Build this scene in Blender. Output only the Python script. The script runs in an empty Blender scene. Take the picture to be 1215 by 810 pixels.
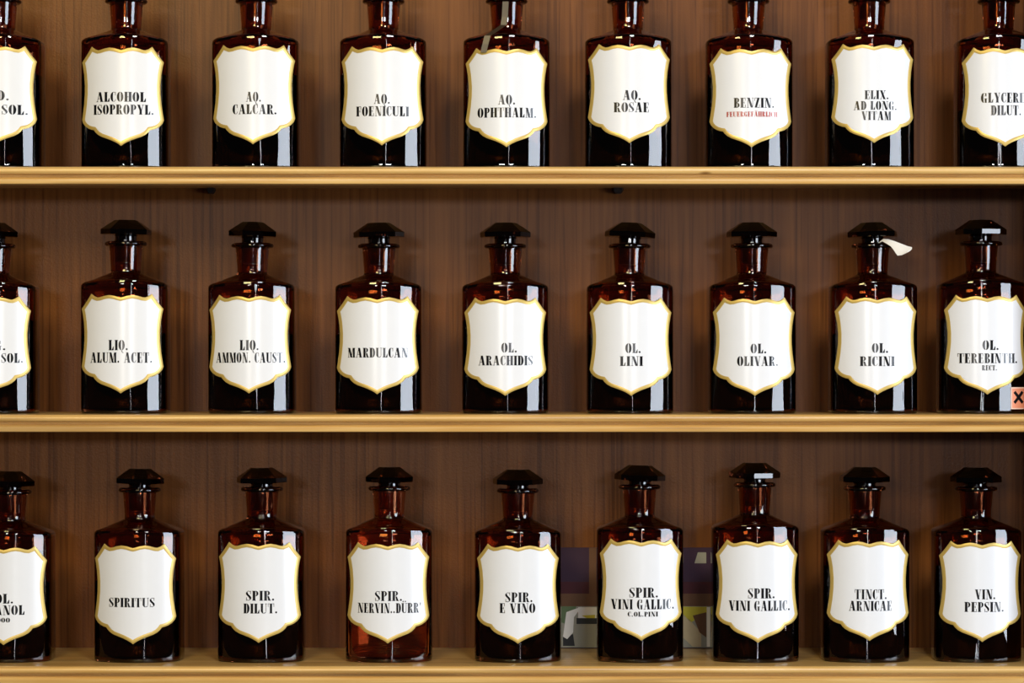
import bpy, bmesh, math, random
from mathutils import Vector, Matrix

C = bpy.context.scene
random.seed(7)

# ------------------------------------------------------------------ camera
D = 3.4                       # metres from the lens to the plane of the bottles' front corners
MM = 0.001
cam_d = bpy.data.cameras.new('camera')
cam_d.sensor_width = 36.0
cam_d.lens = 36.0 * 3400 / 1215
cam_d.shift_y = 35 / 1215
cam = bpy.data.objects.new('camera', cam_d)
C.collection.objects.link(cam)
cam.location = (0, -D, 0)
cam.rotation_euler = (math.pi / 2, 0, 0)
cam_d.clip_start = 0.05
C.camera = cam

# ------------------------------------------------------------------ light
C.view_settings.view_transform = 'Standard'
C.view_settings.look = 'None'
C.view_settings.exposure = 0.0
C.view_settings.gamma = 1.0
C.view_settings.use_curve_mapping = False
C.cycles.max_bounces = 14
C.cycles.transmission_bounces = 12
C.cycles.glossy_bounces = 6
C.cycles.transparent_max_bounces = 12

w = bpy.data.worlds.new('world')
C.world = w
w.use_nodes = True
w.node_tree.nodes['Background'].inputs[0].default_value = (0.66, 0.62, 0.60, 1)
w.node_tree.nodes['Background'].inputs[1].default_value = 0.03


def area(name, loc, target, sx, sy, power, col):
    d = bpy.data.lights.new(name, 'AREA')
    d.shape = 'RECTANGLE'
    d.size, d.size_y = sx, sy
    d.energy = power
    d.color = col
    o = bpy.data.objects.new(name, d)
    C.collection.objects.link(o)
    o.location = loc
    v = Vector(target) - Vector(loc)
    o.rotation_euler = v.to_track_quat('-Z', 'Y').to_euler()
    return o


# tall daylight window in the right-hand wall of the shop
area('window_light', (2.9, -2.35, 0.1), (0.0, -2.35, 0.1), 2.0, 1.35, 130, (0.80, 0.88, 1.0))
# two daylit panes in the shop front far behind the camera
area('shopfront_light', (-0.85, -6.2, 0.43), (0, 0, 0.0), 0.60, 0.26, 38, (1.0, 0.95, 0.88))
area('shopfront_light', (0.95, -6.2, 0.43), (0, 0, 0.0), 0.60, 0.26, 34, (0.94, 0.95, 1.0))
# dim narrow strip of daylight beside the shop door
area('door_light', (0.55, -5.8, 0.1), (0, 0, 0.1), 0.10, 2.2, 9, (0.88, 0.92, 1.0))
# warm ceiling lamp of the shop, up on the left
area('overhead_light', (-0.72, -2.6, 1.12), (-0.5, 0.1, 0.3), 0.60, 0.60, 32, (1.0, 0.78, 0.34))
area('overhead_light', (0.50, -2.7, 1.65), (0.1, 0.0, -0.25), 0.45, 0.45, 34, (1.0, 0.97, 0.93))  # unseen white fill added overhead to brighten the shelf tops


# ------------------------------------------------------------------ materials
def new_mat(name):
    m = bpy.data.materials.new(name)
    m.use_nodes = True
    nt = m.node_tree
    nt.nodes.clear()
    out = nt.nodes.new('ShaderNodeOutputMaterial')
    return m, nt, out


def lin(r, g, b):
    f = lambda c: (c / 255 / 12.92) if c / 255 <= 0.04045 else ((c / 255 + 0.055) / 1.055) ** 2.4
    return (f(r), f(g), f(b), 1)


def plain(name, col, rough=0.5, metal=0.0, coat=0.0, noise=0.0, spec=0.5):
    m, nt, out = new_mat(name)
    p = nt.nodes.new('ShaderNodeBsdfPrincipled')
    p.inputs['Base Color'].default_value = col
    p.inputs['Roughness'].default_value = rough
    p.inputs['Metallic'].default_value = metal
    p.inputs['Coat Weight'].default_value = coat
    p.inputs['Coat Roughness'].default_value = 0.05
    p.inputs['Specular IOR Level'].default_value = spec
    if noise:
        tc = nt.nodes.new('ShaderNodeTexCoord')
        n = nt.nodes.new('ShaderNodeTexNoise')
        n.inputs['Scale'].default_value = 60
        n.inputs['Detail'].default_value = 4
        nt.links.new(tc.outputs['Object'], n.inputs['Vector'])
        mx = nt.nodes.new('ShaderNodeMix')
        mx.data_type = 'RGBA'
        mx.inputs[6].default_value = tuple(c * (1 - noise) for c in col[:3]) + (1,)
        mx.inputs[7].default_value = tuple(min(1, c * (1 + noise)) for c in col[:3]) + (1,)
        nt.links.new(n.outputs['Fac'], mx.inputs[0])
        nt.links.new(mx.outputs[2], p.inputs['Base Color'])
    nt.links.new(p.outputs[0], out.inputs[0])
    return m


def glass(name, tint, ior=1.5, wavy=0.0, rough=0.0):
    """clear tinted glass: the light going through is tinted, the surface reflection is not"""
    m, nt, out = new_mat(name)
    N, L = nt.nodes.new, nt.links.new
    re = N('ShaderNodeBsdfRefraction')
    re.inputs['Color'].default_value = tint
    re.inputs['IOR'].default_value = ior
    re.inputs['Roughness'].default_value = rough
    gl = N('ShaderNodeBsdfAnisotropic')
    gl.inputs['Color'].default_value = (1, 1, 1, 1)
    gl.inputs['Roughness'].default_value = rough
    fr = N('ShaderNodeFresnel')
    fr.inputs['IOR'].default_value = ior
    mx = N('ShaderNodeMixShader')
    L(fr.outputs[0], mx.inputs[0])
    L(re.outputs[0], mx.inputs[1])
    L(gl.outputs[0], mx.inputs[2])
    if wavy:
        tc = N('ShaderNodeTexCoord')
        mp = N('ShaderNodeMapping')
        mp.inputs['Scale'].default_value = (100, 100, 9)
        n = N('ShaderNodeTexNoise')
        n.inputs['Scale'].default_value = 1.0
        n.inputs['Detail'].default_value = 1.5
        b = N('ShaderNodeBump')
        b.inputs['Strength'].default_value = wavy
        b.inputs['Distance'].default_value = 0.002
        L(tc.outputs['Object'], mp.inputs['Vector'])
        L(mp.outputs[0], n.inputs['Vector'])
        L(n.outputs['Fac'], b.inputs['Height'])
        for q in (re, gl, fr):
            L(b.outputs[0], q.inputs['Normal'])
    L(mx.outputs[0], out.inputs[0])
    return m


def wood(name, dark, light, axis, rough, grain, lines, peel, knots=False, coat=0.0, spec=0.5):
    """axis: 'Z' vertical grain, 'X' horizontal grain"""
    m, nt, out = new_mat(name)
    N, L = nt.nodes.new, nt.links.new
    tc = N('ShaderNodeTexCoord')

    def noise(scale, detail, stretch):
        mp = N('ShaderNodeMapping')
        mp.inputs['Scale'].default_value = stretch
        n = N('ShaderNodeTexNoise')
        n.inputs['Scale'].default_value = scale
        n.inputs['Detail'].default_value = detail
        L(tc.outputs['Object'], mp.inputs['Vector'])
        L(mp.outputs[0], n.inputs['Vector'])
        return n
    st = (1, 1, 0.03) if axis == 'Z' else (0.04, 1, 1)
    wide = noise(14, 3, st)
    fine = noise(grain, 2, st)
    r1 = N('ShaderNodeValToRGB')
    r1.color_ramp.elements[0].position = 0.30
    r1.color_ramp.elements[0].color = dark
    r1.color_ramp.elements[1].position = 0.72
    r1.color_ramp.elements[1].color = light
    add = N('ShaderNodeMath')
    add.operation = 'MULTIPLY_ADD'
    add.inputs[1].default_value = 0.45
    L(fine.outputs['Fac'], add.inputs[0])
    mul = N('ShaderNodeMath')
    mul.operation = 'MULTIPLY'
    mul.inputs[1].default_value = 0.55
    L(wide.outputs['Fac'], mul.inputs[0])
    L(mul.outputs[0], add.inputs[2])
    L(add.outputs[0], r1.inputs[0])
    col = r1.outputs[0]
    # thin dark pore lines
    pore = noise(lines, 1, (1, 1, 0.018) if axis == 'Z' else (0.02, 1, 1))
    r2 = N('ShaderNodeValToRGB')
    r2.color_ramp.elements[0].position = 0.36
    r2.color_ramp.elements[0].color = (0.72, 0.69, 0.67, 1)
    r2.color_ramp.elements[1].position = 0.44
    r2.color_ramp.elements[1].color = (1, 1, 1, 1)
    L(pore.outputs['Fac'], r2.inputs[0])
    mx = N('ShaderNodeMix')
    mx.data_type = 'RGBA'
    mx.blend_type = 'MULTIPLY'
    mx.inputs[0].default_value = 1.0
    L(col, mx.inputs[6])
    L(r2.outputs[0], mx.inputs[7])
    col = mx.outputs[2]
    if knots:
        vo = N('ShaderNodeTexVoronoi')
        vo.inputs['Scale'].default_value = 7
        mp = N('ShaderNodeMapping')
        mp.inputs['Scale'].default_value = (0.8, 2.5, 2.5)
        L(tc.outputs['Object'], mp.inputs['Vector'])
        L(mp.outputs[0], vo.inputs['Vector'])
        r3 = N('ShaderNodeValToRGB')
        r3.color_ramp.elements[0].position = 0.02
        r3.color_ramp.elements[0].color = (0.30, 0.20, 0.13, 1)
        r3.color_ramp.elements[1].position = 0.055
        r3.color_ramp.elements[1].color = (1, 1, 1, 1)
        L(vo.outputs['Distance'], r3.inputs[0])
        m2 = N('ShaderNodeMix')
        m2.data_type = 'RGBA'
        m2.blend_type = 'MULTIPLY'
        m2.inputs[0].default_value = 1.0
        L(col, m2.inputs[6])
        L(r3.outputs[0], m2.inputs[7])
        col = m2.outputs[2]
    p = N('ShaderNodeBsdfPrincipled')
    p.inputs['Roughness'].default_value = rough
    p.inputs['Coat Weight'].default_value = coat
    p.inputs['Coat Roughness'].default_value = 0.25
    p.inputs['Specular IOR Level'].default_value = spec
    L(col, p.inputs['Base Color'])
    pn = noise(520, 1, (1, 1, 1))
    b = N('ShaderNodeBump')
    b.inputs['Strength'].default_value = peel
    b.inputs['Distance'].default_value = 0.001
    L(pn.outputs['Fac'], b.inputs['Height'])
    L(b.outputs[0], p.inputs['Normal'])
    L(p.outputs[0], out.inputs[0])
    return m


M = {}
M['back'] = wood('stained_veneer', lin(84, 47, 18), lin(128, 79, 36), 'Z', 0.32, 190, 230, 0.14, spec=0.11)
M['pine'] = wood('honey_pine', lin(194, 146, 74), lin(230, 196, 130), 'X', 0.30, 220, 130, 0.06, knots=True, coat=0.3)
M['amber'] = glass('amber_glass', (0.65, 0.35, 0.215, 1), 1.5, wavy=0.17)
M['amber_red'] = glass('clear_amber_glass', (0.82, 0.50, 0.34, 1), 1.5, wavy=0.09)
M['stopper'] = glass('dark_amber_glass', (0.10, 0.045, 0.03, 1), 1.5)
M['ground'] = glass('ground_amber_glass', (0.80, 0.50, 0.36, 1), 1.5, rough=0.3)
M['rim'] = glass('thick_amber_glass', (0.22, 0.09, 0.05, 1), 1.5)
M['liquid'] = glass('dark_liquid', (0.06, 0.03, 0.022, 1), 1.33)
M['white'] = plain('white_enamel', lin(224, 227, 233), 0.20, noise=0.02, spec=0.38)
M['gold'] = plain('gold_paint', lin(198, 170, 92), 0.36, metal=0.30, noise=0.12)
M['ink'] = plain('black_enamel', (0.006, 0.006, 0.008, 1), 0.2, spec=0.38)
M['red_ink'] = plain('red_enamel', lin(168, 62, 50), 0.2, spec=0.38)
M['sticker'] = plain('orange_sticker', lin(226, 140, 104), 0.45)
M['sticker_rim'] = plain('pale_sticker_edge', lin(236, 196, 176), 0.45)
M['paper'] = plain('white_paper', lin(240, 239, 237), 0.8, noise=0.05)
M['peg'] = plain('dark_metal', lin(34, 28, 26), 0.45, metal=0.6, noise=0.2)
M['plaster'] = plain('grey_plaster', lin(120, 112, 104), 0.9, noise=0.08)
M['floor'] = wood('dark_floorboards', lin(52, 38, 30), lin(84, 62, 46), 'X', 0.5, 120, 60, 0.1)


# ------------------------------------------------------------------ helpers
def link(name, me_or_bm, mat=None, parent=None, smooth=False, auto=None):
    if isinstance(me_or_bm, bmesh.types.BMesh):
        me = bpy.data.meshes.new(name)
        bmesh.ops.recalc_face_normals(me_or_bm, faces=me_or_bm.faces)
        me_or_bm.to_mesh(me)
        me_or_bm.free()
    else:
        me = me_or_bm
    if mat and not me.materials:
        for x in (mat if isinstance(mat, list) else [mat]):
            me.materials.append(x)
    if smooth:
        for p in me.polygons:
            p.use_smooth = True
    if auto is not None:
        me.set_sharp_from_angle(angle=math.radians(auto))
    o = bpy.data.objects.new(name, me)
    C.collection.objects.link(o)
    if parent:
        o.parent = parent
    return o


def empty(name, loc, rz=0.0):
    o = bpy.data.objects.new(name, None)
    o.empty_display_size = 0.03
    C.collection.objects.link(o)
    o.location = loc
    o.rotation_euler = (0, 0, rz)
    return o


def tag(o, label, cat, group=None):
    o['label'] = label
    o['category'] = cat
    if group:
        o['group'] = group


def box(bm, x0, x1, y0, y1, z0, z1):
    vs = [bm.verts.new(p) for p in ((x0, y0, z0), (x1, y0, z0), (x1, y1, z0), (x0, y1, z0),
                                    (x0, y0, z1), (x1, y0, z1), (x1, y1, z1), (x0, y1, z1))]
    for f in ((0, 1, 2, 3), (7, 6, 5, 4), (0, 4, 5, 1), (1, 5, 6, 2), (2, 6, 7, 3), (3, 7, 4, 0)):
        bm.faces.new([vs[i] for i in f])
    return vs


def rings(bm, loops, closed_cyc=True):
    """loops: list of lists of coordinates with one length; bridges neighbours"""
    prev = None
    rows = []
    for lp in loops:
        row = [bm.verts.new(p) for p in lp]
        rows.append(row)
        if prev:
            n = len(row)
            for i in range(n if closed_cyc else n - 1):
                j = (i + 1) % n
                bm.faces.new((prev[i], prev[j], row[j], row[i]))
        prev = row
    return rows


def lathe(bm, prof, n=40, cap0=False, cap1=False, off=0.0):
    loops = [[(r * math.cos(2 * math.pi * i / n + off), r * math.sin(2 * math.pi * i / n + off), z) for i in range(n)]
             for r, z in prof]
    rows = rings(bm, loops)
    if cap0:
        bm.faces.new(rows[0])
    if cap1:
        bm.faces.new(rows[-1])


# ------------------------------------------------------------------ room and cabinet
FLOOR = -1.35
YB = 0.170                                # front face of the cabinet's back panel
XR = 0.637                                # inner face of its right side
XL = -0.86
bm = bmesh.new(); box(bm, -3.2, 3.2, -6.5, 0.4, FLOOR - 0.1, FLOOR)
o = link('floor', bm, M['floor']); o['kind'] = 'structure'
bm = bmesh.new(); box(bm, -3.2, 3.2, 0.2, 0.3, FLOOR, 1.6)
o = link('wall_back', bm, M['plaster']); o['kind'] = 'structure'

cab = empty('shelf_cabinet', (0, 0.06, FLOOR))
tag(cab, 'brown wooden cabinet with three pale moulded shelves carrying the rows of brown bottles', 'cabinet')


def cab_part(name, bm, mat, parent=cab, **k):
    o = link(name, bm, mat, parent, **k)
    o.location = Vector((0, 0, 0)) - Vector(cab.location)
    return o


bm = bmesh.new(); box(bm, XL, XR + 0.02, YB, YB + 0.018, FLOOR, 0.66)
cab_part('back_panel', bm, M['back'])
bm = bmesh.new(); box(bm, XR, XR + 0.022, -0.045, YB, FLOOR, 0.66)
cab_part('side_panel', bm, M['back'])
bm = bmesh.new(); box(bm, XL - 0.022, XL, -0.045, YB, FLOOR, 0.66)
cab_part('side_panel', bm, M['back'])

ZS = [0.2390, -0.0505, -0.3445]           # tops of the three shelves


def shelf(z):
    prof = [(YB, 0.0), (-0.040, 0.0), (-0.046, -0.0002)]
    r = 0.0046
    for k in range(0, 11):                # upper bullnose
        a = math.pi / 2 + math.pi * k / 10 * 0.93
        prof.append((-0.0490 + r * 1.25 * math.cos(a), -r - 0.0002 + r * math.sin(a)))
    prof += [(-0.0455, -0.0090), (-0.0428, -0.0100), (-0.0424, -0.0110), (-0.0440, -0.0120)]
    prof += [(-0.0480, -0.0126), (-0.0518, -0.0134), (-0.0534, -0.0152), (-0.0534, -0.0182), (-0.0526, -0.0202), (-0.0505, -0.0210)]
    prof += [(-0.0320, -0.0210), (-0.0320, -0.0115), (YB, -0.0115)]
    bm = bmesh.new()
    rows = rings(bm, [[(XL, y, z + dz) for y, dz in prof], [(XR, y, z + dz) for y, dz in prof]])
    for rr in rows:
        bm.faces.new(rr)
    cab_part('shelf', bm, M['pine'], smooth=True, auto=40)


for z in ZS:
    shelf(z)


def P(px, py, y):
    """point on the plane y that the photograph shows at px, py"""
    k = (D + y) / 3400
    return Vector(((px - 607.5) * k, y, (440 - py) * k))


for px, wd in ((250, 11), (733, 15)):
    c = P(px, 227, YB - 0.008)
    bm = bmesh.new()
    z1 = ZS[0] - 0.0115
    h = wd * MM / 2
    rings_ = [[(c.x + sx * h * s, YB + dy, z1 + dz) for sx, dy in ((-1, 0), (-0.7, -0.014), (0.7, -0.014), (1, 0))]
              for s, dz in ((1, 0), (1, -0.003), (0.55, -0.007))]
    rows = rings(bm, rings_)
    bm.faces.new(rows[0]); bm.faces.new(rows[-1])
    cab_part('shelf_peg', bm, M['peg'])

# ------------------------------------------------------------------ bottle shape (millimetres)
HW, BULGE, SIDE = 51.5, 21.0, 50.0
RR = (HW * HW + BULGE * BULGE) / (2 * BULGE)
CY = SIDE / 2


def yfront(x):
    x = max(-HW, min(HW, x))
    return -BULGE + RR - math.sqrt(RR * RR - x * x)


def outline(off=0.0):
    """cross-section of the body, inset by off; a fixed number of points"""
    pts = []
    hw = HW
    n = 30
    front = [(-hw + 2 * hw * k / n) for k in range(n + 1)]
    pts = [(x, yfront(x)) for x in front]
    pts += [(hw, SIDE * k / 6) for k in range(1, 6)]
    pts += [(x, SIDE - yfront(x)) for x in reversed(front)]
    pts += [(-hw, SIDE * k / 6) for k in range(5, 0, -1)]
    # soften the four upright edges
    for _ in range(2):
        q = []
        for i in range(len(pts)):
            a, b, c = pts[i - 1], pts[i], pts[(i + 1) % len(pts)]
            q.append((0.25 * a[0] + 0.5 * b[0] + 0.25 * c[0], 0.25 * a[1] + 0.5 * b[1] + 0.25 * c[1]))
        pts = q
    if off:
        q = []
        for i in range(len(pts)):
            a, c = pts[i - 1], pts[(i + 1) % len(pts)]
            t = Vector((c[0] - a[0], c[1] - a[1])).normalized()
            q.append((pts[i][0] - t.y * off, pts[i][1] + t.x * off))
        pts = q
    return pts


ARCH = 4.6


def loop3(pts, z, arch=0.0):
    return [(x * MM, y * MM, (z + arch * ARCH * max(0.0, 1 - (x / (HW * 0.94)) ** 2)) * MM) for x, y in pts]


def circ(r, like):
    out = []
    for x, y in like:
        a = math.atan2((y - CY), x)
        out.append((r * math.cos(a), CY + r * math.sin(a)))
    return out


def mixp(a, b, t):
    return [(p[0] * (1 - t) + q[0] * t, p[1] * (1 - t) + q[1] * t) for p, q in zip(a, b)]


SH, NB = 154.0, 167.5                     # shoulder height, foot of the neck
RN = 18.6                                 # neck radius at its foot
BORE = 13.2


def make_body():
    bm = bmesh.new()
    o0 = outline()
    ci = circ(RN, o0)
    L = [loop3(outline(6), 0.9), loop3(outline(2.4), 0.0), loop3(outline(0.8), 0.5), loop3(outline(0.1), 2.2)]
    L += [loop3(o0, z) for z in (3.2, 5, 9, 40, 80, 120, SH - 14)]
    L += [loop3(o0, z, a) for z, a in ((SH - 9, 0.4), (SH - 5, 0.85), (SH - 3.5, 1.0))]
    L += [loop3(outline(0.5), SH - 1.4, 1.0), loop3(outline(1.7), SH, 1.0), loop3(outline(3.4), SH + 0.9, 0.98)]
    sh = outline(3.4)
    for t, dz in ((0.25, 2.9), (0.5, 5.9), (0.75, 9.4), (0.92, 12.2), (1.0, NB - SH)):
        L.append(loop3(mixp(sh, ci, t), SH + dz, 0.98 * (1 - t) if t < 1 else 0.0))
    rows = rings(bm, L)
    bm.faces.new(rows[0])
    i0 = outline(3.6)
    ci2 = circ(BORE, i0)
    L2 = [loop3(outline(10), 5.2), loop3(outline(5), 6.6), loop3(i0, 10), loop3(i0, SH - 14), loop3(i0, SH - 7, 0.8), loop3(outline(5), SH - 4.2, 0.9)]
    for t in (0.5, 1.0):
        L2.append(loop3(mixp(outline(5), ci2, t), (SH - 4.2) * (1 - t) + (NB) * t, 0.9 * (1 - t)))
    rows2 = rings(bm, L2)
    bm.faces.new(rows2[0])
    bmesh.ops.recalc_face_normals(bm, faces=bm.faces)
    me = bpy.data.meshes.new('body')
    bm.to_mesh(me); bm.free()
    # the outer skin must face outward, the inner one toward the cavity
    return me


def flip_check(me, test):
    pass


def fix_normals(me, kind):
    """outer faces point away from the axis, inner ones point to it (kind(poly) says inner)"""
    bm = bmesh.new(); bm.from_mesh(me)
    bm.faces.ensure_lookup_table()
    # split into connected islands and orient each
    seen = set()
    islands = []
    for f in bm.faces:
        if f.index in seen:
            continue
        st, isl = [f], []
        seen.add(f.index)
        while st:
            g = st.pop(); isl.append(g)
            for e in g.edges:
                for h in e.link_faces:
                    if h.index not in seen:
                        seen.add(h.index); st.append(h)
        islands.append(isl)
    ax = Vector((0, CY * MM, 0))
    for isl in islands:
        s = 0.0
        for f in isl:
            c = f.calc_center_median() - ax
            s += f.normal.dot(Vector((c.x, c.y, 0))) * f.calc_area()
        inner = kind(isl)
        if (s < 0) != inner:
            bmesh.ops.reverse_faces(bm, faces=isl)
    bm.to_mesh(me); bm.free()


def finish(me, auto):
    for p in me.polygons:
        p.use_smooth = True
    me.set_sharp_from_angle(angle=math.radians(auto))


body_me = make_body()
fix_normals(body_me, lambda isl: max(abs(v.co.x) for f in isl for v in f.verts) < (HW - 2) * MM)
finish(body_me, 24)


def ring_mesh(name, outer, inner, n=48, auto=30):
    bm = bmesh.new()
    ax = CY * MM
    if outer is not None:
        rings(bm, [[(r * MM * math.cos(2 * math.pi * i / n), ax + r * MM * math.sin(2 * math.pi * i / n), z * MM) for i in range(n)] for r, z in outer])
    if inner is not None:
        rings(bm, [[(r * MM * math.cos(2 * math.pi * i / n), ax + r * MM * math.sin(2 * math.pi * i / n), z * MM) for i in range(n)] for r, z in inner])
    bmesh.ops.recalc_face_normals(bm, faces=bm.faces)
    me = bpy.data.meshes.new(name)
    bm.to_mesh(me); bm.free()
    return me


neck_me = ring_mesh('neck', [(RN, NB), (18.0, NB + 1.2), (18.0, NB + 6), (18.8, NB + 16), (19.8, NB + 29), (20.2, 199.6)],
                    [(BORE, NB), (BORE, 199.6)])
fix_normals(neck_me, lambda isl: max(math.hypot(v.co.x, v.co.y - CY * MM) for f in isl for v in f.verts) < 15 * MM)
finish(neck_me, 30)
# lip: one skin from the neck's outside over the rim and down into the bore
rim_me = ring_mesh('neck_rim', [(20.2, 199.6), (22.8, 199.4), (24.7, 200.2), (25.4, 201.9), (24.7, 203.8), (23.0, 204.8), (19.0, 205.2), (15.0, 205.0), (BORE + 0.3, 204.3), (BORE, 203.0), (BORE, 199.6)], None)
bm = bmesh.new(); bm.from_mesh(rim_me)
bm.faces.ensure_lookup_table()
# orient by the outermost faces
f = max(bm.faces, key=lambda f: math.hypot(f.calc_center_median().x, f.calc_center_median().y - CY * MM))
c = f.calc_center_median()
if f.normal.dot(Vector((c.x, c.y - CY * MM, 0))) < 0:
    bmesh.ops.reverse_faces(bm, faces=bm.faces)
bm.to_mesh(rim_me); bm.free()
finish(rim_me, 50)


def make_stopper():
    """octagonal cut head on a round stem, its origin on the lip"""
    bm = bmesh.new()
    n = 8
    k = 1 / math.cos(math.pi / 8)
    o8 = math.pi / 8

    def oct(r, z):
        return [(r * MM * k * math.cos(2 * math.pi * (i // 3) / n + o8), r * MM * k * math.sin(2 * math.pi * (i // 3) / n + o8), z * MM) for i in range(24)]

    def octf(r, z):
        v = [Vector((r * MM * k * math.cos(2 * math.pi * i / n + o8), r * MM * k * math.sin(2 * math.pi * i / n + o8), z * MM)) for i in range(n)]
        out = []
        for i in range(n):
            a, b = v[i], v[(i + 1) % n]
            for t in (0, 1 / 3, 2 / 3):
                out.append(tuple(a.lerp(b, t)))
        return out

    def rd(r, z):
        return [(r * MM * math.cos(2 * math.pi * i / 24 + o8), r * MM * math.sin(2 * math.pi * i / 24 + o8), z * MM) for i in range(24)]
    L = [rd(12.7, -0.2), rd(12.9, 0.3), rd(12.9, 1.0), rd(13.0, 5.6), rd(14.6, 6.6), octf(27.2, 7.2), octf(28.1, 7.8), octf(28.1, 13.2), octf(27.6, 13.9),
         octf(13.0, 24.4), octf(12.3, 24.8)]
    rows = rings(bm, L)
    bm.faces.new(rows[0]); bm.faces.new(rows[-1])
    bmesh.ops.recalc_face_normals(bm, faces=bm.faces)
    me = bpy.data.meshes.new('stopper')
    bm.to_mesh(me); bm.free()
    finish(me, 20)
    return me


stopper_me = make_stopper()
bm = bmesh.new()
lathe(bm, [(10.6 * MM, -25 * MM), (11.2 * MM, -24.4 * MM), (12.7 * MM, -0.4 * MM)], 28, True, True)
plug_me = bpy.data.meshes.new('ground_plug')
bmesh.ops.recalc_face_normals(bm, faces=bm.faces)
bm.to_mesh(plug_me); bm.free()
finish(plug_me, 50)


def make_liquid(level):
    bm = bmesh.new()
    i0 = outline(3.4)
    L = [loop3(outline(10), 4.9), loop3(outline(4.8), 6.3), loop3(i0, 10.2), loop3(i0, level)]
    rows = rings(bm, L)
    bm.faces.new(rows[0]); bm.faces.new(rows[-1])
    bmesh.ops.recalc_face_normals(bm, faces=bm.faces)
    me = bpy.data.meshes.new('liquid')
    bm.to_mesh(me); bm.free()
    finish(me, 30)
    return me


liquid_me = {lv: make_liquid(lv) for lv in (70, 95, 112)}

# ------------------------------------------------------------------ the shield label
half = [(0, 113.2), (3, 113.9), (8, 115.4), (14, 116.2), (20, 115.2), (25, 113.7), (28, 113.4), (31.5, 114.8), (35.6, 117.9),
        (38.5, 113.4), (42, 108.3), (45.5, 103.6), (48.2, 100.2), (47.0, 95), (45.4, 85), (44.5, 73), (44.6, 62), (45.6, 50), (47.0, 40), (48.3, 31.6),
        (46.6, 27.4), (43.8, 24.0), (40, 21.4), (36.2, 19.9), (33, 19.2), (31.2, 16.6), (28, 13.6), (23.5, 11.0), (18, 9.0), (12, 6.8), (6.5, 4.2), (3, 2.2), (0, 0)]
dense = []
for (a, b) in zip(half, half[1:]):
    n = max(1, int(math.hypot(b[0] - a[0], b[1] - a[1]) / 2.0))
    for k in range(n):
        dense.append((a[0] + (b[0] - a[0]) * k / n, a[1] + (b[1] - a[1]) * k / n))
dense.append(half[-1])
shield = dense + [(-x, z) for x, z in reversed(dense[1:-1])]      # clockwise seen from the front


def inset(poly, d):
    out = []
    n = len(poly)
    for i in range(n):
        a, b, c = Vector(poly[i - 1]), Vector(poly[i]), Vector(poly[(i + 1) % n])
        t1, t2 = (b - a).normalized(), (c - b).normalized()
        n1, n2 = Vector((t1.y, -t1.x)), Vector((t2.y, -t2.x))
        m = (n1 + n2)
        m.normalize()
        k = max(0.5, m.dot(n1))
        out.append(tuple(b + m * (d / k)))
    return out


def clean(poly):
    """drop points that fold back after an inset"""
    return poly


def bend(x, z, h):
    """a point h millimetres in front of the body's front"""
    n = Vector((x, yfront(x) - (RR - BULGE))).normalized()
    return ((x + n.x * h) * MM, (yfront(x) + n.y * h) * MM, z * MM)


def make_label():
    bm = bmesh.new()
    pl = inset(shield, 3.9)
    vs = [bm.verts.new((x, 0, z)) for x, z in pl]
    bm.faces.new(vs)
    bmesh.ops.triangulate(bm, faces=bm.faces[:])
    for k in range(-15, 16):
        bmesh.ops.bisect_plane(bm, geom=bm.verts[:] + bm.edges[:] + bm.faces[:], plane_co=(k * 3.0, 0, 0), plane_no=(1, 0, 0))
    front = {}
    for v in bm.verts:
        front[v] = (v.co.x, v.co.z)
    back = {}
    faces = bm.faces[:]
    bnd = [e for e in bm.edges if len(e.link_faces) == 1]
    for v in list(bm.verts):
        x, z = front[v]
        v.co = bend(x, z, 0.85)
        back[v] = bm.verts.new(bend(x, z, 0.05))
    for f in faces:
        bm.faces.new([back[v] for v in reversed(f.verts)])
    for e in bnd:
        a, b = e.verts
        bm.faces.new((a, b, back[b], back[a]))
    bmesh.ops.recalc_face_normals(bm, faces=bm.faces)
    me = bpy.data.meshes.new('label')
    bm.to_mesh(me); bm.free()
    finish(me, 35)
    return me


def make_border():
    bm = bmesh.new()
    ins = [inset(shield, d) for d in (0.0, 0.25, 2.0, 2.3, 4.05, 4.2)]
    hs = (0.05, 0.75, 1.15, 1.15, 0.95, 0.05)
    rows = rings(bm, [[bend(x, z, h) for x, z in p] for p, h in zip(ins, hs)])
    a, b = rows[0], rows[-1]
    n = len(a)
    for i in range(n):
        j = (i + 1) % n
        bm.faces.new((a[i], a[j], b[j], b[i]))
    bmesh.ops.recalc_face_normals(bm, faces=bm.faces)
    me = bpy.data.meshes.new('gold_border')
    bm.to_mesh(me); bm.free()
    finish(me, 18)
    return me


label_me = make_label()
border_me = make_border()

# ------------------------------------------------------------------ stencil lettering (cap height 1)
H = 0.060


def R(x0, y0, x1, y1):
    return [[(x0, y0), (x1, y0), (x1, y1), (x0, y1)]]


def Q(*p):
    return [list(p)]


def bowl(xi, xo, y0, y1, t, hair=0.05, gap=0.0):
    """crescent between the flat side xi and the bulge xo (either side), thick t"""
    out = []
    n = 10
    cy, ry = (y0 + y1) / 2, (y1 - y0) / 2
    rx = xo - xi
    s = 1 if rx > 0 else -1
    a0 = math.pi / 2 - gap
    pr = None
    for k in range(n + 1):
        a = a0 - 2 * a0 * k / n
        po = (xi + rx * math.cos(a), cy + ry * math.sin(a))
        ri = rx - s * t
        pi_ = (xi + ri * math.cos(a), cy + (ry - hair) * math.sin(a))
        if pr:
            out.append([pr[0], po, pi_, pr[1]])
        pr = (po, pi_)
    return out


def stem(x, t=0.265, serif=0.06):
    o = R(x, 0, x + t, 1)
    if serif:
        o += R(x - serif, 0, x + t + serif, 0.045) + R(x - serif, 0.955, x + t + serif, 1)
    return o


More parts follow.
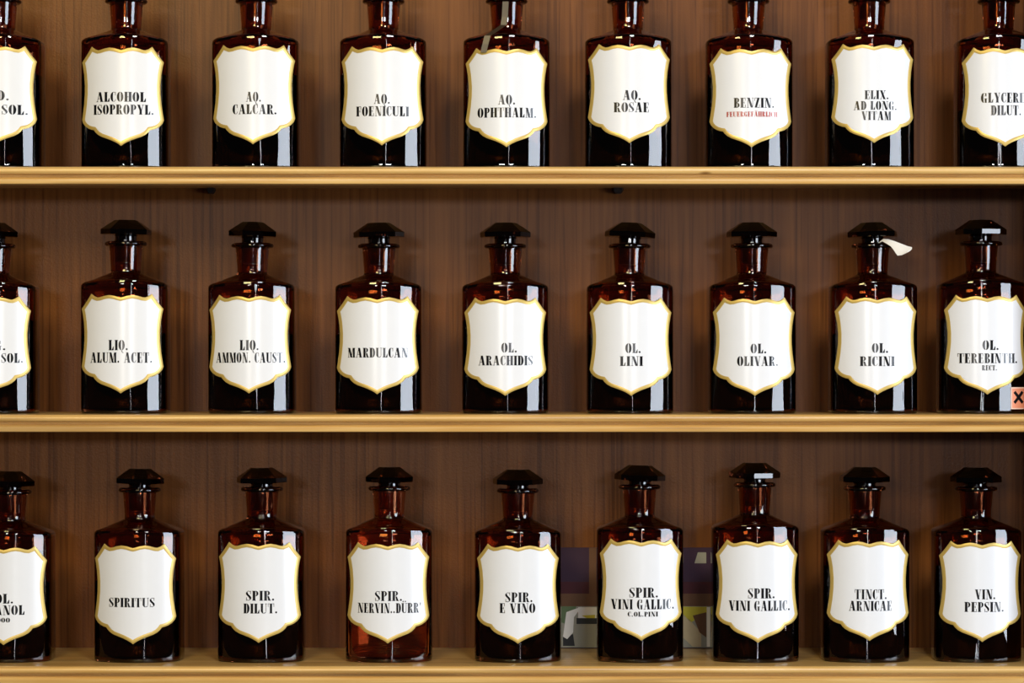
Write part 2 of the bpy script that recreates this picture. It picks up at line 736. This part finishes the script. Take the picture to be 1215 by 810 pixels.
def leg(x0, x1, t, y0=0.0, y1=1.0):
    """diagonal from (x0,y0) to (x1,y1), horizontal thickness t"""
    return Q((x0, y0), (x0 + t, y0), (x1 + t, y1), (x1, y1))


G = {}
G['A'] = (0.78, leg(0.47, 0.27, 0.25) + leg(0.09, 0.29, 0.055, 0, 0.86) + R(0, 0, 0.22, 0.045) + R(0.42, 0, 0.78, 0.045) + R(0.17, 0.30, 0.42, 0.35))
G['B'] = (0.66, stem(0.06) + bowl(0.34, 0.60, 0.52, 1.0, 0.19) + bowl(0.34, 0.65, 0.0, 0.50, 0.21))
G['C'] = (0.60, bowl(0.31, 0.0, 0, 1, 0.262) + Q((0.33, 0.95), (0.42, 0.94), (0.42, 0.99), (0.33, 1.0)) + Q((0.42, 0.94), (0.50, 0.86), (0.53, 0.90), (0.42, 0.99)) + R(0.50, 0.64, 0.555, 1.0) + Q((0.34, 0.0), (0.42, 0.01), (0.42, 0.06), (0.34, 0.05)) + Q((0.42, 0.01), (0.53, 0.12), (0.50, 0.16), (0.42, 0.06)) + Q((0.53, 0.12), (0.58, 0.27), (0.545, 0.28), (0.50, 0.16)))
G['D'] = (0.68, stem(0.06) + bowl(0.35, 0.68, 0, 1, 0.262))
G['E'] = (0.62, stem(0.06) + R(0.32, 0, 0.56, 0.05) + R(0.32, 0.95, 0.55, 1) + R(0.53, 0, 0.585, 0.30) + R(0.51, 0.70, 0.565, 1) + R(0.33, 0.48, 0.45, 0.53) + R(0.43, 0.38, 0.47, 0.63))
G['F'] = (0.60, stem(0.06) + R(0.32, 0.95, 0.55, 1) + R(0.51, 0.68, 0.565, 1) + R(0.33, 0.48, 0.45, 0.53) + R(0.43, 0.38, 0.47, 0.63))
G['G'] = (0.70, bowl(0.31, 0.0, 0, 1, 0.262) + bowl(0.36, 0.58, 0.64, 1, 0.10, gap=0.3) + R(0.55, 0.64, 0.60, 0.98) + R(0.42, 0.0, 0.62, 0.42) + R(0.37, 0.40, 0.69, 0.445))
G['H'] = (0.78, stem(0.06) + stem(0.48) + R(0.33, 0.47, 0.45, 0.53))
G['I'] = (0.36, stem(0.06))
G['L'] = (0.60, stem(0.06) + R(0.32, 0, 0.56, 0.05) + Q((0.36, 0.04), (0.57, 0.04), (0.58, 0.38), (0.54, 0.38)))
G['M'] = (0.92, leg(0.34, 0.06, 0.24) + R(0.10, 0, 0.15, 0.80) + R(0.02, 0, 0.24, 0.045) + leg(0.47, 0.62, 0.05, 0.2, 1.0) + R(0.64, 0, 0.87, 1) + R(0.58, 0, 0.92, 0.045) + R(0.02, 0.955, 0.2, 1) + R(0.64, 0.955, 0.92, 1))
G['N'] = (0.80, leg(0.48, 0.10, 0.25) + R(0.12, 0, 0.17, 0.78) + R(0.03, 0, 0.27, 0.045) + R(0.67, 0.10, 0.72, 1) + R(0.56, 0.955, 0.80, 1) + R(0.02, 0.955, 0.2, 1))
G['O'] = (0.68, bowl(0.31, 0.0, 0, 1, 0.262) + bowl(0.37, 0.68, 0, 1, 0.262))
G['P'] = (0.64, stem(0.06) + bowl(0.34, 0.63, 0.45, 1.0, 0.20))
G['Q'] = (0.68, bowl(0.31, 0.0, 0, 1, 0.262) + bowl(0.37, 0.68, 0, 1, 0.262) + Q((0.30, -0.02), (0.40, -0.02), (0.46, -0.22), (0.40, -0.26)) + Q((0.40, -0.26), (0.46, -0.22), (0.56, -0.20), (0.55, -0.25)))
G['R'] = (0.72, stem(0.06) + bowl(0.34, 0.62, 0.52, 1.0, 0.19) + Q((0.36, 0.46), (0.52, 0.46), (0.68, 0.0), (0.46, 0.0)) + R(0.60, 0, 0.74, 0.05))


def strip(pts):
    """pts: (x centre, y, horizontal width)"""
    return [[(a[0] - a[2] / 2, a[1]), (a[0] + a[2] / 2, a[1]), (b[0] + b[2] / 2, b[1]), (b[0] - b[2] / 2, b[1])] for a, b in zip(pts, pts[1:])]


G['S'] = (0.56, strip([(0.14, 0.90, 0.05), (0.105, 0.84, 0.13), (0.11, 0.74, 0.20), (0.15, 0.64, 0.25), (0.24, 0.54, 0.29), (0.33, 0.45, 0.29), (0.41, 0.35, 0.25), (0.45, 0.25, 0.20), (0.45, 0.15, 0.13), (0.41, 0.08, 0.05)])
          + Q((0.16, 0.90), (0.26, 0.955), (0.26, 1.0), (0.12, 0.93)) + Q((0.26, 0.955), (0.40, 0.90), (0.45, 0.95), (0.26, 1.0)) + R(0.45, 0.68, 0.50, 1)
          + Q((0.40, 0.10), (0.30, 0.045), (0.30, 0.0), (0.43, 0.07)) + Q((0.30, 0.045), (0.14, 0.10), (0.10, 0.05), (0.30, 0.0)) + R(0.04, 0, 0.09, 0.33))
G['T'] = (0.70, R(0.23, 0, 0.465, 1) + R(0.17, 0, 0.525, 0.045) + R(0.03, 0.95, 0.20, 1) + R(0.50, 0.95, 0.67, 1) + R(0.02, 0.66, 0.065, 1) + R(0.635, 0.66, 0.68, 1))
G['U'] = (0.74, R(0.06, 0.22, 0.295, 1) + R(0, 0.955, 0.355, 1) + [[(0.06, 0.22), (0.295, 0.22), (0.32, 0.05), (0.20, 0.03)]] + [[(0.20, 0.03), (0.32, 0.06), (0.44, 0.06), (0.42, 0.0)]] + R(0.60, 0.2, 0.65, 1) + R(0.52, 0.955, 0.74, 1) + [[(0.44, 0.06), (0.42, 0.0), (0.56, 0.04), (0.65, 0.2)]])
G['V'] = (0.74, leg(0.30, 0.05, 0.25) + leg(0.42, 0.62, 0.05, 0.1, 1) + R(0, 0.955, 0.36, 1) + R(0.52, 0.955, 0.74, 1))
G['X'] = (0.76, leg(0.46, 0.06, 0.25) + leg(0.12, 0.28, 0.05, 0, 0.42) + leg(0.46, 0.60, 0.05, 0.6, 1) + R(0.03, 0, 0.27, 0.045) + R(0.52, 0.955, 0.74, 1) + R(0.42, 0, 0.76, 0.045) + R(0.02, 0.955, 0.36, 1))
G['Y'] = (0.72, R(0.26, 0, 0.495, 0.42) + R(0.2, 0, 0.555, 0.045) + leg(0.26, 0.04, 0.24, 0.42, 1) + leg(0.47, 0.60, 0.05, 0.48, 1) + R(0, 0.955, 0.34, 1) + R(0.5, 0.955, 0.72, 1))
G['Z'] = (0.64, leg(0.04, 0.35, 0.25) + R(0.03, 0.95, 0.36, 1) + R(0.03, 0.68, 0.075, 1) + R(0.28, 0, 0.60, 0.05) + R(0.555, 0, 0.60, 0.34))
G['0'] = G['O']
G['.'] = (0.30, [[(0.13 + 0.105 * math.cos(a * math.pi / 4), 0.105 + 0.105 * math.sin(a * math.pi / 4)) for a in range(8)]])
G["'"] = (0.24, Q((0.06, 1.0), (0.20, 1.0), (0.14, 0.70), (0.09, 0.70)))
for ch in 'UA':
    k = 'Ü' if ch == 'U' else 'Ä'
    wd = G[ch][0]
    dots = []
    for cx in (0.30, 0.70):
        dots.append([(wd * cx + 0.08 * math.cos(a * math.pi / 4), 1.16 + 0.08 * math.sin(a * math.pi / 4)) for a in range(8)])
    G[k] = (wd, G[ch][1] + dots)
G[' '] = (0.34, [])
TRACK = 0.075


def lettering_mesh(lines):
    """lines: (text, x left, x right, z baseline, cap height) in millimetres"""
    bm = bmesh.new()
    for text, x0, x1, z, cap in lines:
        tw = sum(G[c][0] + TRACK for c in text) - TRACK
        if text.endswith('.'):
            tw -= 0.06
        sx = (x1 - x0) / tw
        pen = 0.0
        for c in text:
            wd, polys = G[c]
            for pl in polys:
                pts = [(x0 + (pen + px) * sx, z + py * cap) for px, py in pl]
                a = [bm.verts.new(bend(x, zz, 1.04)) for x, zz in pts]
                b = [bm.verts.new(bend(x, zz, 0.80)) for x, zz in pts]
                bm.faces.new(a)
                bm.faces.new(b[::-1])
                n = len(a)
                for i in range(n):
                    j = (i + 1) % n
                    bm.faces.new((a[i], b[i], b[j], a[j]))
            pen += wd + TRACK
    bmesh.ops.recalc_face_normals(bm, faces=bm.faces)
    me = bpy.data.meshes.new('lettering')
    bm.to_mesh(me); bm.free()
    return me


# ------------------------------------------------------------------ the bottles
# row, centre px, turn (deg), label-tip px, stopper turn, stopper lift (mm), tilt, liquid, glass, lines, label text
B1 = 'brown apothecary bottles on the top shelf'
B2 = 'brown apothecary bottles on the middle shelf'
B3 = 'brown apothecary bottles on the bottom shelf'
GROUP = [B1, B2, B3]
c_ = 11.6
bottles = [
    # top shelf
    (0, -4, 0, 172.3, 5, 0, 0, 112, 'amber', [('D.', -4, 10, 119.4, c_), ('.SOL.', -3, 31, 136, c_)],
     'brown bottle cut off by the left edge of the photo on the top shelf'),
    (0, 146.5, 0, 173.3, 20, 0, 0, 112, 'amber', [('ALCOHOL', 114, 172.4, 121, c_), ('ISOPROPYL.', 110.5, 180.7, 136, c_)],
     'brown bottle with shield label reading ALCOHOL ISOPROPYL. on the top shelf'),
    (0, 302, 0, 171.3, 0, 0, 0, 112, 'amber', [('AQ.', 292, 309.6, 121, c_), ('CALCAR.', 276, 327.4, 135.7, c_)],
     'brown bottle with shield label reading AQ. CALCAR. on the top shelf'),
    (0, 454, 0, 172.7, 12, 0, 0, 112, 'amber', [('AQ.', 443.7, 462.4, 123.6, c_), ('FOENICULI', 422.7, 484.6, 138, c_)],
     'brown bottle with shield label reading AQ. FOENICULI on the top shelf'),
    (0, 601, 0, 174.8, 8, 0, 0, 70, 'amber', [('AQ.', 591, 611, 124.4, c_), ('OPHTHALM.', 567, 635.7, 139.6, c_)],
     'brown bottle with shield label reading AQ. OPHTHALM. on the top shelf'),
    (0, 746, 0, 170, 30, 0, 0, 112, 'amber', [('AQ.', 739, 760, 119, c_), ('ROSAE', 728.4, 770, 133.4, c_)],
     'brown bottle with shield label reading AQ. ROSAE on the top shelf'),
    (0, 890, 0, 175, 3, 0, 0, 112, 'amber', [('BENZIN.', 871, 918.4, 128, c_), ('!FEUERGEFÄHRLICH', 862.7, 922.6, 138.7, 6.0)],
     'brown bottle whose label reads BENZIN. with a small red second line'),
    (0, 1034.5, 0, 169.8, 16, 0, 0, 112, 'amber', [('ELIX.', 1026, 1054, 118, 10.4), ('AD LONG.', 1013.5, 1064, 130.7, 10.4), ('VITAM', 1022.4, 1057.4, 142.8, 10.4)],
     'brown bottle with three-line label reading ELIX. AD LONG. VITAM on the top shelf'),
    (0, 1189, 0, 174, 9, 0, 0, 70, 'amber', [('GLYCERIN', 1165, 1222, 122, c_), ('DILUT.', 1176, 1211.5, 137, c_)],
     'brown bottle reading GLYCERIN DILUT. cut off by the right edge on the top shelf'),
    # middle shelf
    (1, -11, 0, 468, 6, -1, 0, 112, 'amber', [('G.', -8, 5.9, 415.7, c_), ('SOL.', 1, 25, 430.6, c_)],
     'brown bottle cut off by the left edge of the photo on the middle shelf'),
    (1, 146, 0, 467, -7, 0.5, 1.0, 95, 'amber', [('LIQ.', 129, 151.5, 415.7, 12.2), ('ALUM. ACET.', 106.5, 179, 430.5, 12.2)],
     'brown bottle with shield label reading LIQ. ALUM. ACET. on the middle shelf'),
    (1, 297.3, 0, 467, 4, -1, 1.2, 95, 'amber', [('LIQ.', 284.6, 306.7, 415.7, 12.2), ('AMMON. CAUST.', 256, 337, 430.5, 12.2)],
     'brown bottle with shield label reading LIQ. AMMON. CAUST. on the middle shelf'),
    (1, 448.5, 0, 468, 20, -2.5, -1, 95, 'amber', [('MARDULCAN', 412.6, 483.5, 424.3, c_)],
     'brown bottle with a one-line label between LIQ. AMMON. CAUST. and OL. ARACHIDIS'),
    (1, 599.5, 0, 469.8, 14, -2.0, 0, 112, 'amber', [('OL.', 594.8, 613, 418.4, c_), ('ARACHIDIS', 568, 632, 433.6, c_)],
     'brown bottle with shield label reading OL. ARACHIDIS on the middle shelf'),
    (1, 748, 0, 469.9, 12, -1.5, 3.0, 95, 'amber', [('OL.', 742, 760, 419, c_), ('LINI', 735.7, 762.6, 434.3, c_)],
     'brown bottle with shield label reading OL. LINI on the middle shelf'),
    (1, 894, 0, 469.9, 10, 0.5, 0, 112, 'amber', [('OL.', 890.5, 909, 419.4, c_), ('OLIVAR.', 875, 923, 434.3, c_)],
     'brown bottle with shield label reading OL. OLIVAR. on the middle shelf'),
    (1, 1038.3, 0, 468.6, -14, 0.5, -1.5, 95, 'amber', [('OL.', 1034.5, 1053.5, 418.8, c_), ('RICINI', 1020.6, 1061.4, 434.4, c_)],
     'brown bottle reading OL. RICINI with white paper strip under its stopper'),
    (1, 1168, 0, 468.3, 16, 2.0, 0, 112, 'amber', [('OL.', 1165.6, 1184.6, 415.4, c_), ('TEREBINTH.', 1137.5, 1207.8, 431, c_), ('RECT.', 1165, 1182.5, 439.6, 6.2)],
     'brown bottle reading OL. TEREBINTH. RECT. with an orange hazard sticker'),
    # bottom shelf
    (2, 8, 0, 765.5, 10, -4, 1.0, 95, 'amber', [('OL.', -6, 15.5, 716, c_), ('ANOL', -6, 28.5, 729.6, c_), ('000', -4, 12, 738.5, 5.6)],
     'brown bottle cut off by the left edge of the photo on the bottom shelf'),
    (2, 161.5, -2.5, 764.5, 12, -2, 1.0, 95, 'amber', [('SPIRITUS', 129.6, 184, 720.4, 11)],
     'brown bottle with one-line label reading SPIRITUS on the bottom shelf'),
    (2, 308.7, 0, 763, 16, -1, -1.0, 95, 'amber', [('SPIR.', 291.9, 325, 712.6, c_), ('DILUT.', 289, 328.5, 727.8, c_)],
     'brown bottle with shield label reading SPIR. DILUT. on the bottom shelf'),
    (2, 461, 0, 763.7, 2, -1, 0, 0, 'amber_red', [('SPIR.', 445, 476.7, 713, c_), ("NERVIN..DÜRR'", 424.4, 499, 727.4, c_)],
     'paler reddish brown bottle right of SPIR. DILUT. on the bottom shelf'),
    (2, 614.5, 0, 764, 12, -2, 0, 112, 'amber', [('SPIR.', 599.6, 631.5, 714.4, c_), ('E VINO', 593, 635, 727.4, c_)],
     'brown bottle with shield label reading SPIR. E VINO on the bottom shelf'),
    (2, 760, 0, 760.4, 18, 1, 2.0, 95, 'amber', [('SPIR.', 746.7, 780.4, 709, c_), ('VINI GALLIC.', 725.6, 799.6, 723, c_), ('C.OL.PINI', 745, 780.4, 731.5, 5.6)],
     'brown bottle reading SPIR. VINI GALLIC. with small third line C.OL.PINI'),
    (2, 897.5, 0, 763, 17, 4.5, 0, 112, 'amber', [('SPIR.', 887.4, 919, 710, c_), ('VINI GALLIC.', 865.6, 937.4, 724.8, c_)],
     'brown bottle reading only SPIR. VINI GALLIC. in two lines, left of TINCT. ARNICAE'),
    (2, 1029, 0, 760.7, 4, -1.5, 0, 112, 'amber', [('TINCT.', 1014.4, 1052, 711, c_), ('ARNICAE', 1007.8, 1058.5, 724.8, c_)],
     'brown bottle with shield label reading TINCT. ARNICAE on the bottom shelf'),
    (2, 1162, 0, 761.9, 10, -2.5, 0, 112, 'amber', [('VIN.', 1156.7, 1180.7, 711, c_), ('PEPSIN.', 1144.8, 1191, 726, c_)],
     'brown bottle with shield label reading VIN. PEPSIN. on the bottom shelf'),
]

KF = (D - 0.0205) / 3400
# where the photograph shows the top of each stopper
TOPS = {-11: 267, 146: 261.5, 297.3: 264, 448.5: 267.5, 599.5: 267.5, 748: 266.5, 894: 264.5, 1038.3: 264.5, 1168: 261.5,
        8: 559, 161.5: 556, 308.7: 555, 461: 554, 614.5: 557, 760: 552, 897.5: 547.5, 1029: 554, 1162: 554.5}
roots = []
for (row, px, turn, tip, st_rot, lift, tilt, liq, gl, lines, text) in bottles:
    x = (px - 607.5) * MM
    z = ZS[row]
    rt = empty('apothecary_bottle', (x, 0, z + 0.0003), math.radians(turn))
    top = TOPS.get(px)
    sz = 1.0 if top is None else max(0.985, min(1.032, ((440 - top) * (D + CY * MM) / 3.4 - z / MM) / (230.4 if row < 2 else 227.4)))
    rt.scale = (1, 1, sz)
    tag(rt, text, 'bottle', GROUP[row])
    roots.append(rt)

    def child(name, me, mat, parent=rt):
        o = bpy.data.objects.new(name, me)
        C.collection.objects.link(o)
        o.parent = parent
        if len(me.materials) == 0:
            me.materials.append(mat)
        if me.materials[0] != mat:
            o.material_slots[0].link = 'OBJECT'
            o.material_slots[0].material = mat
        return o
    child('body', body_me, M[gl])
    nk = child('neck', neck_me, M[gl])
    child('neck_rim', rim_me, M['rim'], nk)
    stp = child('stopper', stopper_me, M['stopper'])
    stp.location = (0, CY * MM, (205.6 if row < 2 else 202.6) * MM)
    stp.rotation_euler = (0, math.radians(tilt), math.radians(st_rot))
    child('ground_plug', plug_me, M['ground'], stp)
    if liq:
        child('liquid', liquid_me[liq], M['liquid'])
    tz = ((440 - tip) * (D - 0.0225) / 3.4 - z / MM) / sz
    lb = child('label', label_me, M['white'])
    lb.location = (0, 0, tz * MM)
    child('gold_border', border_me, M['gold'], lb)
    black, red = [], []
    for (t, xa, xb, by, cap) in lines:
        dst = black
        if t[0] == '!':
            t = t[1:]; dst = red
        la = ((xa - 607.5) * KF - x) / MM
        lr = ((xb - 607.5) * KF - x) / MM
        dst.append((t, la, lr, ((440 - by) * KF / MM - z / MM) / sz - tz, cap))
    child('lettering', lettering_mesh(black), M['ink'], lb)
    if red:
        o = child('warning_lettering', lettering_mesh(red), M['red_ink'], lb)
        o['label'] = 'small red warning line'

# ---- orange hazard sticker on the last bottle of the middle shelf
rt = next(r for r in roots if 'TEREBINTH' in r['label'])
bx = rt.location.x / MM
sx0 = (1198 - 607.5) * 0.998 - bx
sx1 = sx0 + 19.5
zz0 = (440 - 485.5) * 0.998 - ZS[1] / MM
zz1 = (440 - 459.5) * 0.998 - ZS[1] / MM


def curved_patch(name, x0, x1, z0, z1, h0, h1, mat, parent, n=8):
    bm = bmesh.new()
    loops = []
    for k in range(n + 1):
        xx = x0 + (x1 - x0) * k / n
        loops.append([bend(xx, z0, h0), bend(xx, z0, h1), bend(xx, z1, h1), bend(xx, z1, h0)])
    rows = rings(bm, loops)
    bm.faces.new(rows[0]); bm.faces.new(rows[-1])
    return link(name, bm, mat, parent)


sx1 = min(sx1, HW - 1.5)
stk = curved_patch('hazard_sticker', sx0, sx1, zz0, zz1, 0.05, 0.30, M['sticker_rim'], rt)
stk['label'] = 'orange sticker with a black cross'
curved_patch('sticker_panel', sx0 + 1.2, sx1 - 1.2, zz0 + 1.4, zz1 - 1.4, 0.28, 0.36, M['sticker'], stk)
bm = bmesh.new()
cx, cz = (sx0 + sx1) / 2, (zz0 + zz1) / 2 + 1
for s in (-1, 1):
    n = 6
    loops = []
    for k in range(n + 1):
        t = -1 + 2 * k / n
        xx, zc = cx + t * 5.4, cz + s * t * 6.6
        loops.append([bend(xx - 1.3, zc + s * 1.2, hh) for hh in (0.34, 0.42)] + [bend(xx + 1.3, zc - s * 1.2, hh) for hh in (0.42, 0.34)])
    rows = rings(bm, loops)
    bm.faces.new(rows[0]); bm.faces.new(rows[-1])
link('cross_mark', bm, M['ink'], stk)

# ---- yellowed strip of tape down the neck of the AQ. OPHTHALM. bottle
rt = next(r for r in roots if 'OPHTHALM' in r['label'])
bm = bmesh.new()
loops = []
for a, b, yd in ((600, 0, .0030), (599, 20, .0040), (597.5, 29.5, .0040), (587, 37, -.0090), (578.5, 42.2, -.0200), (576, 52, -.0205), (573.5, 62, -.0200)):
    v = P(a, b, yd) - rt.location
    loops.append([(v.x - .0036, v.y + .0004, v.z), (v.x + .0036, v.y - .0004, v.z), (v.x + .0036, v.y + .0002, v.z), (v.x - .0036, v.y + .0010, v.z)])
rows = rings(bm, loops)
bm.faces.new(rows[0]); bm.faces.new(rows[-1])
o = link('tape_strip', bm, plain('old_tape', lin(60, 49, 36), 0.4, noise=0.2), rt)
o['label'] = 'dull strip of tape'

# ---- strip of white paper caught under the stopper of the castor-oil bottle
rt = next(r for r in roots if 'RICINI' in r['label'])
bm = bmesh.new()
axp = rt.location.x
spine = [((1040, 289.6), (1042, 288.0)), ((1047, 286.2), (1048, 283.2)), ((1052, 289), (1054, 283.6)), ((1057, 292.2), (1061, 285.8)), ((1060, 296.0), (1070, 289.2)),
         ((1062.4, 299.6), (1077, 291.9)), ((1065, 303.2), (1082.2, 293.2)), ((1070, 302.6), (1082, 295.4)), ((1076, 299.8), (1079.5, 297.8))]
ydep = [0.008, 0.002, -0.002, -0.006, -0.010, -0.013, -0.016, -0.018, -0.019]
loops = []
for (a, b), yd in zip(spine, ydep):
    pa, pb = P(a[0], a[1], yd), P(b[0], b[1], yd + 0.004)
    mid = (pa + pb) / 2 + Vector((0, -0.0022, 0))
    loops.append([pa, mid, pb, pb + Vector((0, 0.0006, 0)), mid + Vector((0, 0.0006, 0)), pa + Vector((0, 0.0006, 0))])
base = Vector((loops[0][0]))
loops = [[tuple(v - base) for v in lp] for lp in loops]
rows = rings(bm, loops)
bm.faces.new(rows[0]); bm.faces.new(rows[-1])
pt = link('paper_strip', bm, M['paper'], smooth=True, auto=40)
pt.location = base
tag(pt, 'white paper strip sticking out to the right under the stopper of OL. RICINI', 'paper')

# ---- dark panel of flat coloured patches standing behind the bottles of the bottom shelf
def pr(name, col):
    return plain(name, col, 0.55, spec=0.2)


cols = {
    'violet': pr('panel_violet', lin(58, 38, 58)), 'maroon': pr('panel_maroon', lin(70, 30, 38)),
    'brown': pr('panel_brown', lin(104, 74, 52)), 'grey': pr('panel_grey', lin(150, 150, 136)),
    'white': pr('panel_white', lin(232, 232, 226)), 'green': pr('panel_green', lin(96, 118, 84)),
    'dark': pr('panel_dark', lin(46, 48, 50)), 'yellow': pr('panel_yellow', lin(196, 186, 60)),
    'beige': pr('panel_beige', lin(190, 176, 140))}
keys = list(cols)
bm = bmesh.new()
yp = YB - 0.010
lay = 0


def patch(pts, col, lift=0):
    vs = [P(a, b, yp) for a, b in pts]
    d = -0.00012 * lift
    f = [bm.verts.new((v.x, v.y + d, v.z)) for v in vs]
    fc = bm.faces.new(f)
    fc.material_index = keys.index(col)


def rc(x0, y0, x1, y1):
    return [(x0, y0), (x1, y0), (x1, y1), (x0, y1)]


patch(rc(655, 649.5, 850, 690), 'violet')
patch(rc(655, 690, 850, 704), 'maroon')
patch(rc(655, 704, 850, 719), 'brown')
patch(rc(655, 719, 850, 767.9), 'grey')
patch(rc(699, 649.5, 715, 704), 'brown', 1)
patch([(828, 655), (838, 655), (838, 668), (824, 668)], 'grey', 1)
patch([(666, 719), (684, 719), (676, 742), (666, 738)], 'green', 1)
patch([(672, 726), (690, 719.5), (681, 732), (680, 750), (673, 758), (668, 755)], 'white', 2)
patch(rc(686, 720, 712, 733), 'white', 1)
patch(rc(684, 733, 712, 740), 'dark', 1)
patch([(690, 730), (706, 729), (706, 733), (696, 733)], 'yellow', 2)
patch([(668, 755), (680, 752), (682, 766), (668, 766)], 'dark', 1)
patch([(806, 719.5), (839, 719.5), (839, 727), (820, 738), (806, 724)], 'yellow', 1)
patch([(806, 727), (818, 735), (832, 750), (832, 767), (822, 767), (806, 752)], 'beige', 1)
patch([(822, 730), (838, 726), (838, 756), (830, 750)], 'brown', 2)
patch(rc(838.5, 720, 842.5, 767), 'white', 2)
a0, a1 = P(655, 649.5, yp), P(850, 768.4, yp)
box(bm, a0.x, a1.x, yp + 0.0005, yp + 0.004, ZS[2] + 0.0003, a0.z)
me = bpy.data.meshes.new('colour_panel')
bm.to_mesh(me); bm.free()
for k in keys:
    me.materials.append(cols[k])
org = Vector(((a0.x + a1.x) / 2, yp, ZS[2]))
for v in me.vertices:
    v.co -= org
o = bpy.data.objects.new('colour_panel', me)
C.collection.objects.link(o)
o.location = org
tag(o, 'dark violet panel with coloured patches standing on the bottom shelf behind SPIR. VINI GALLIC. C.OL.PINI', 'picture')
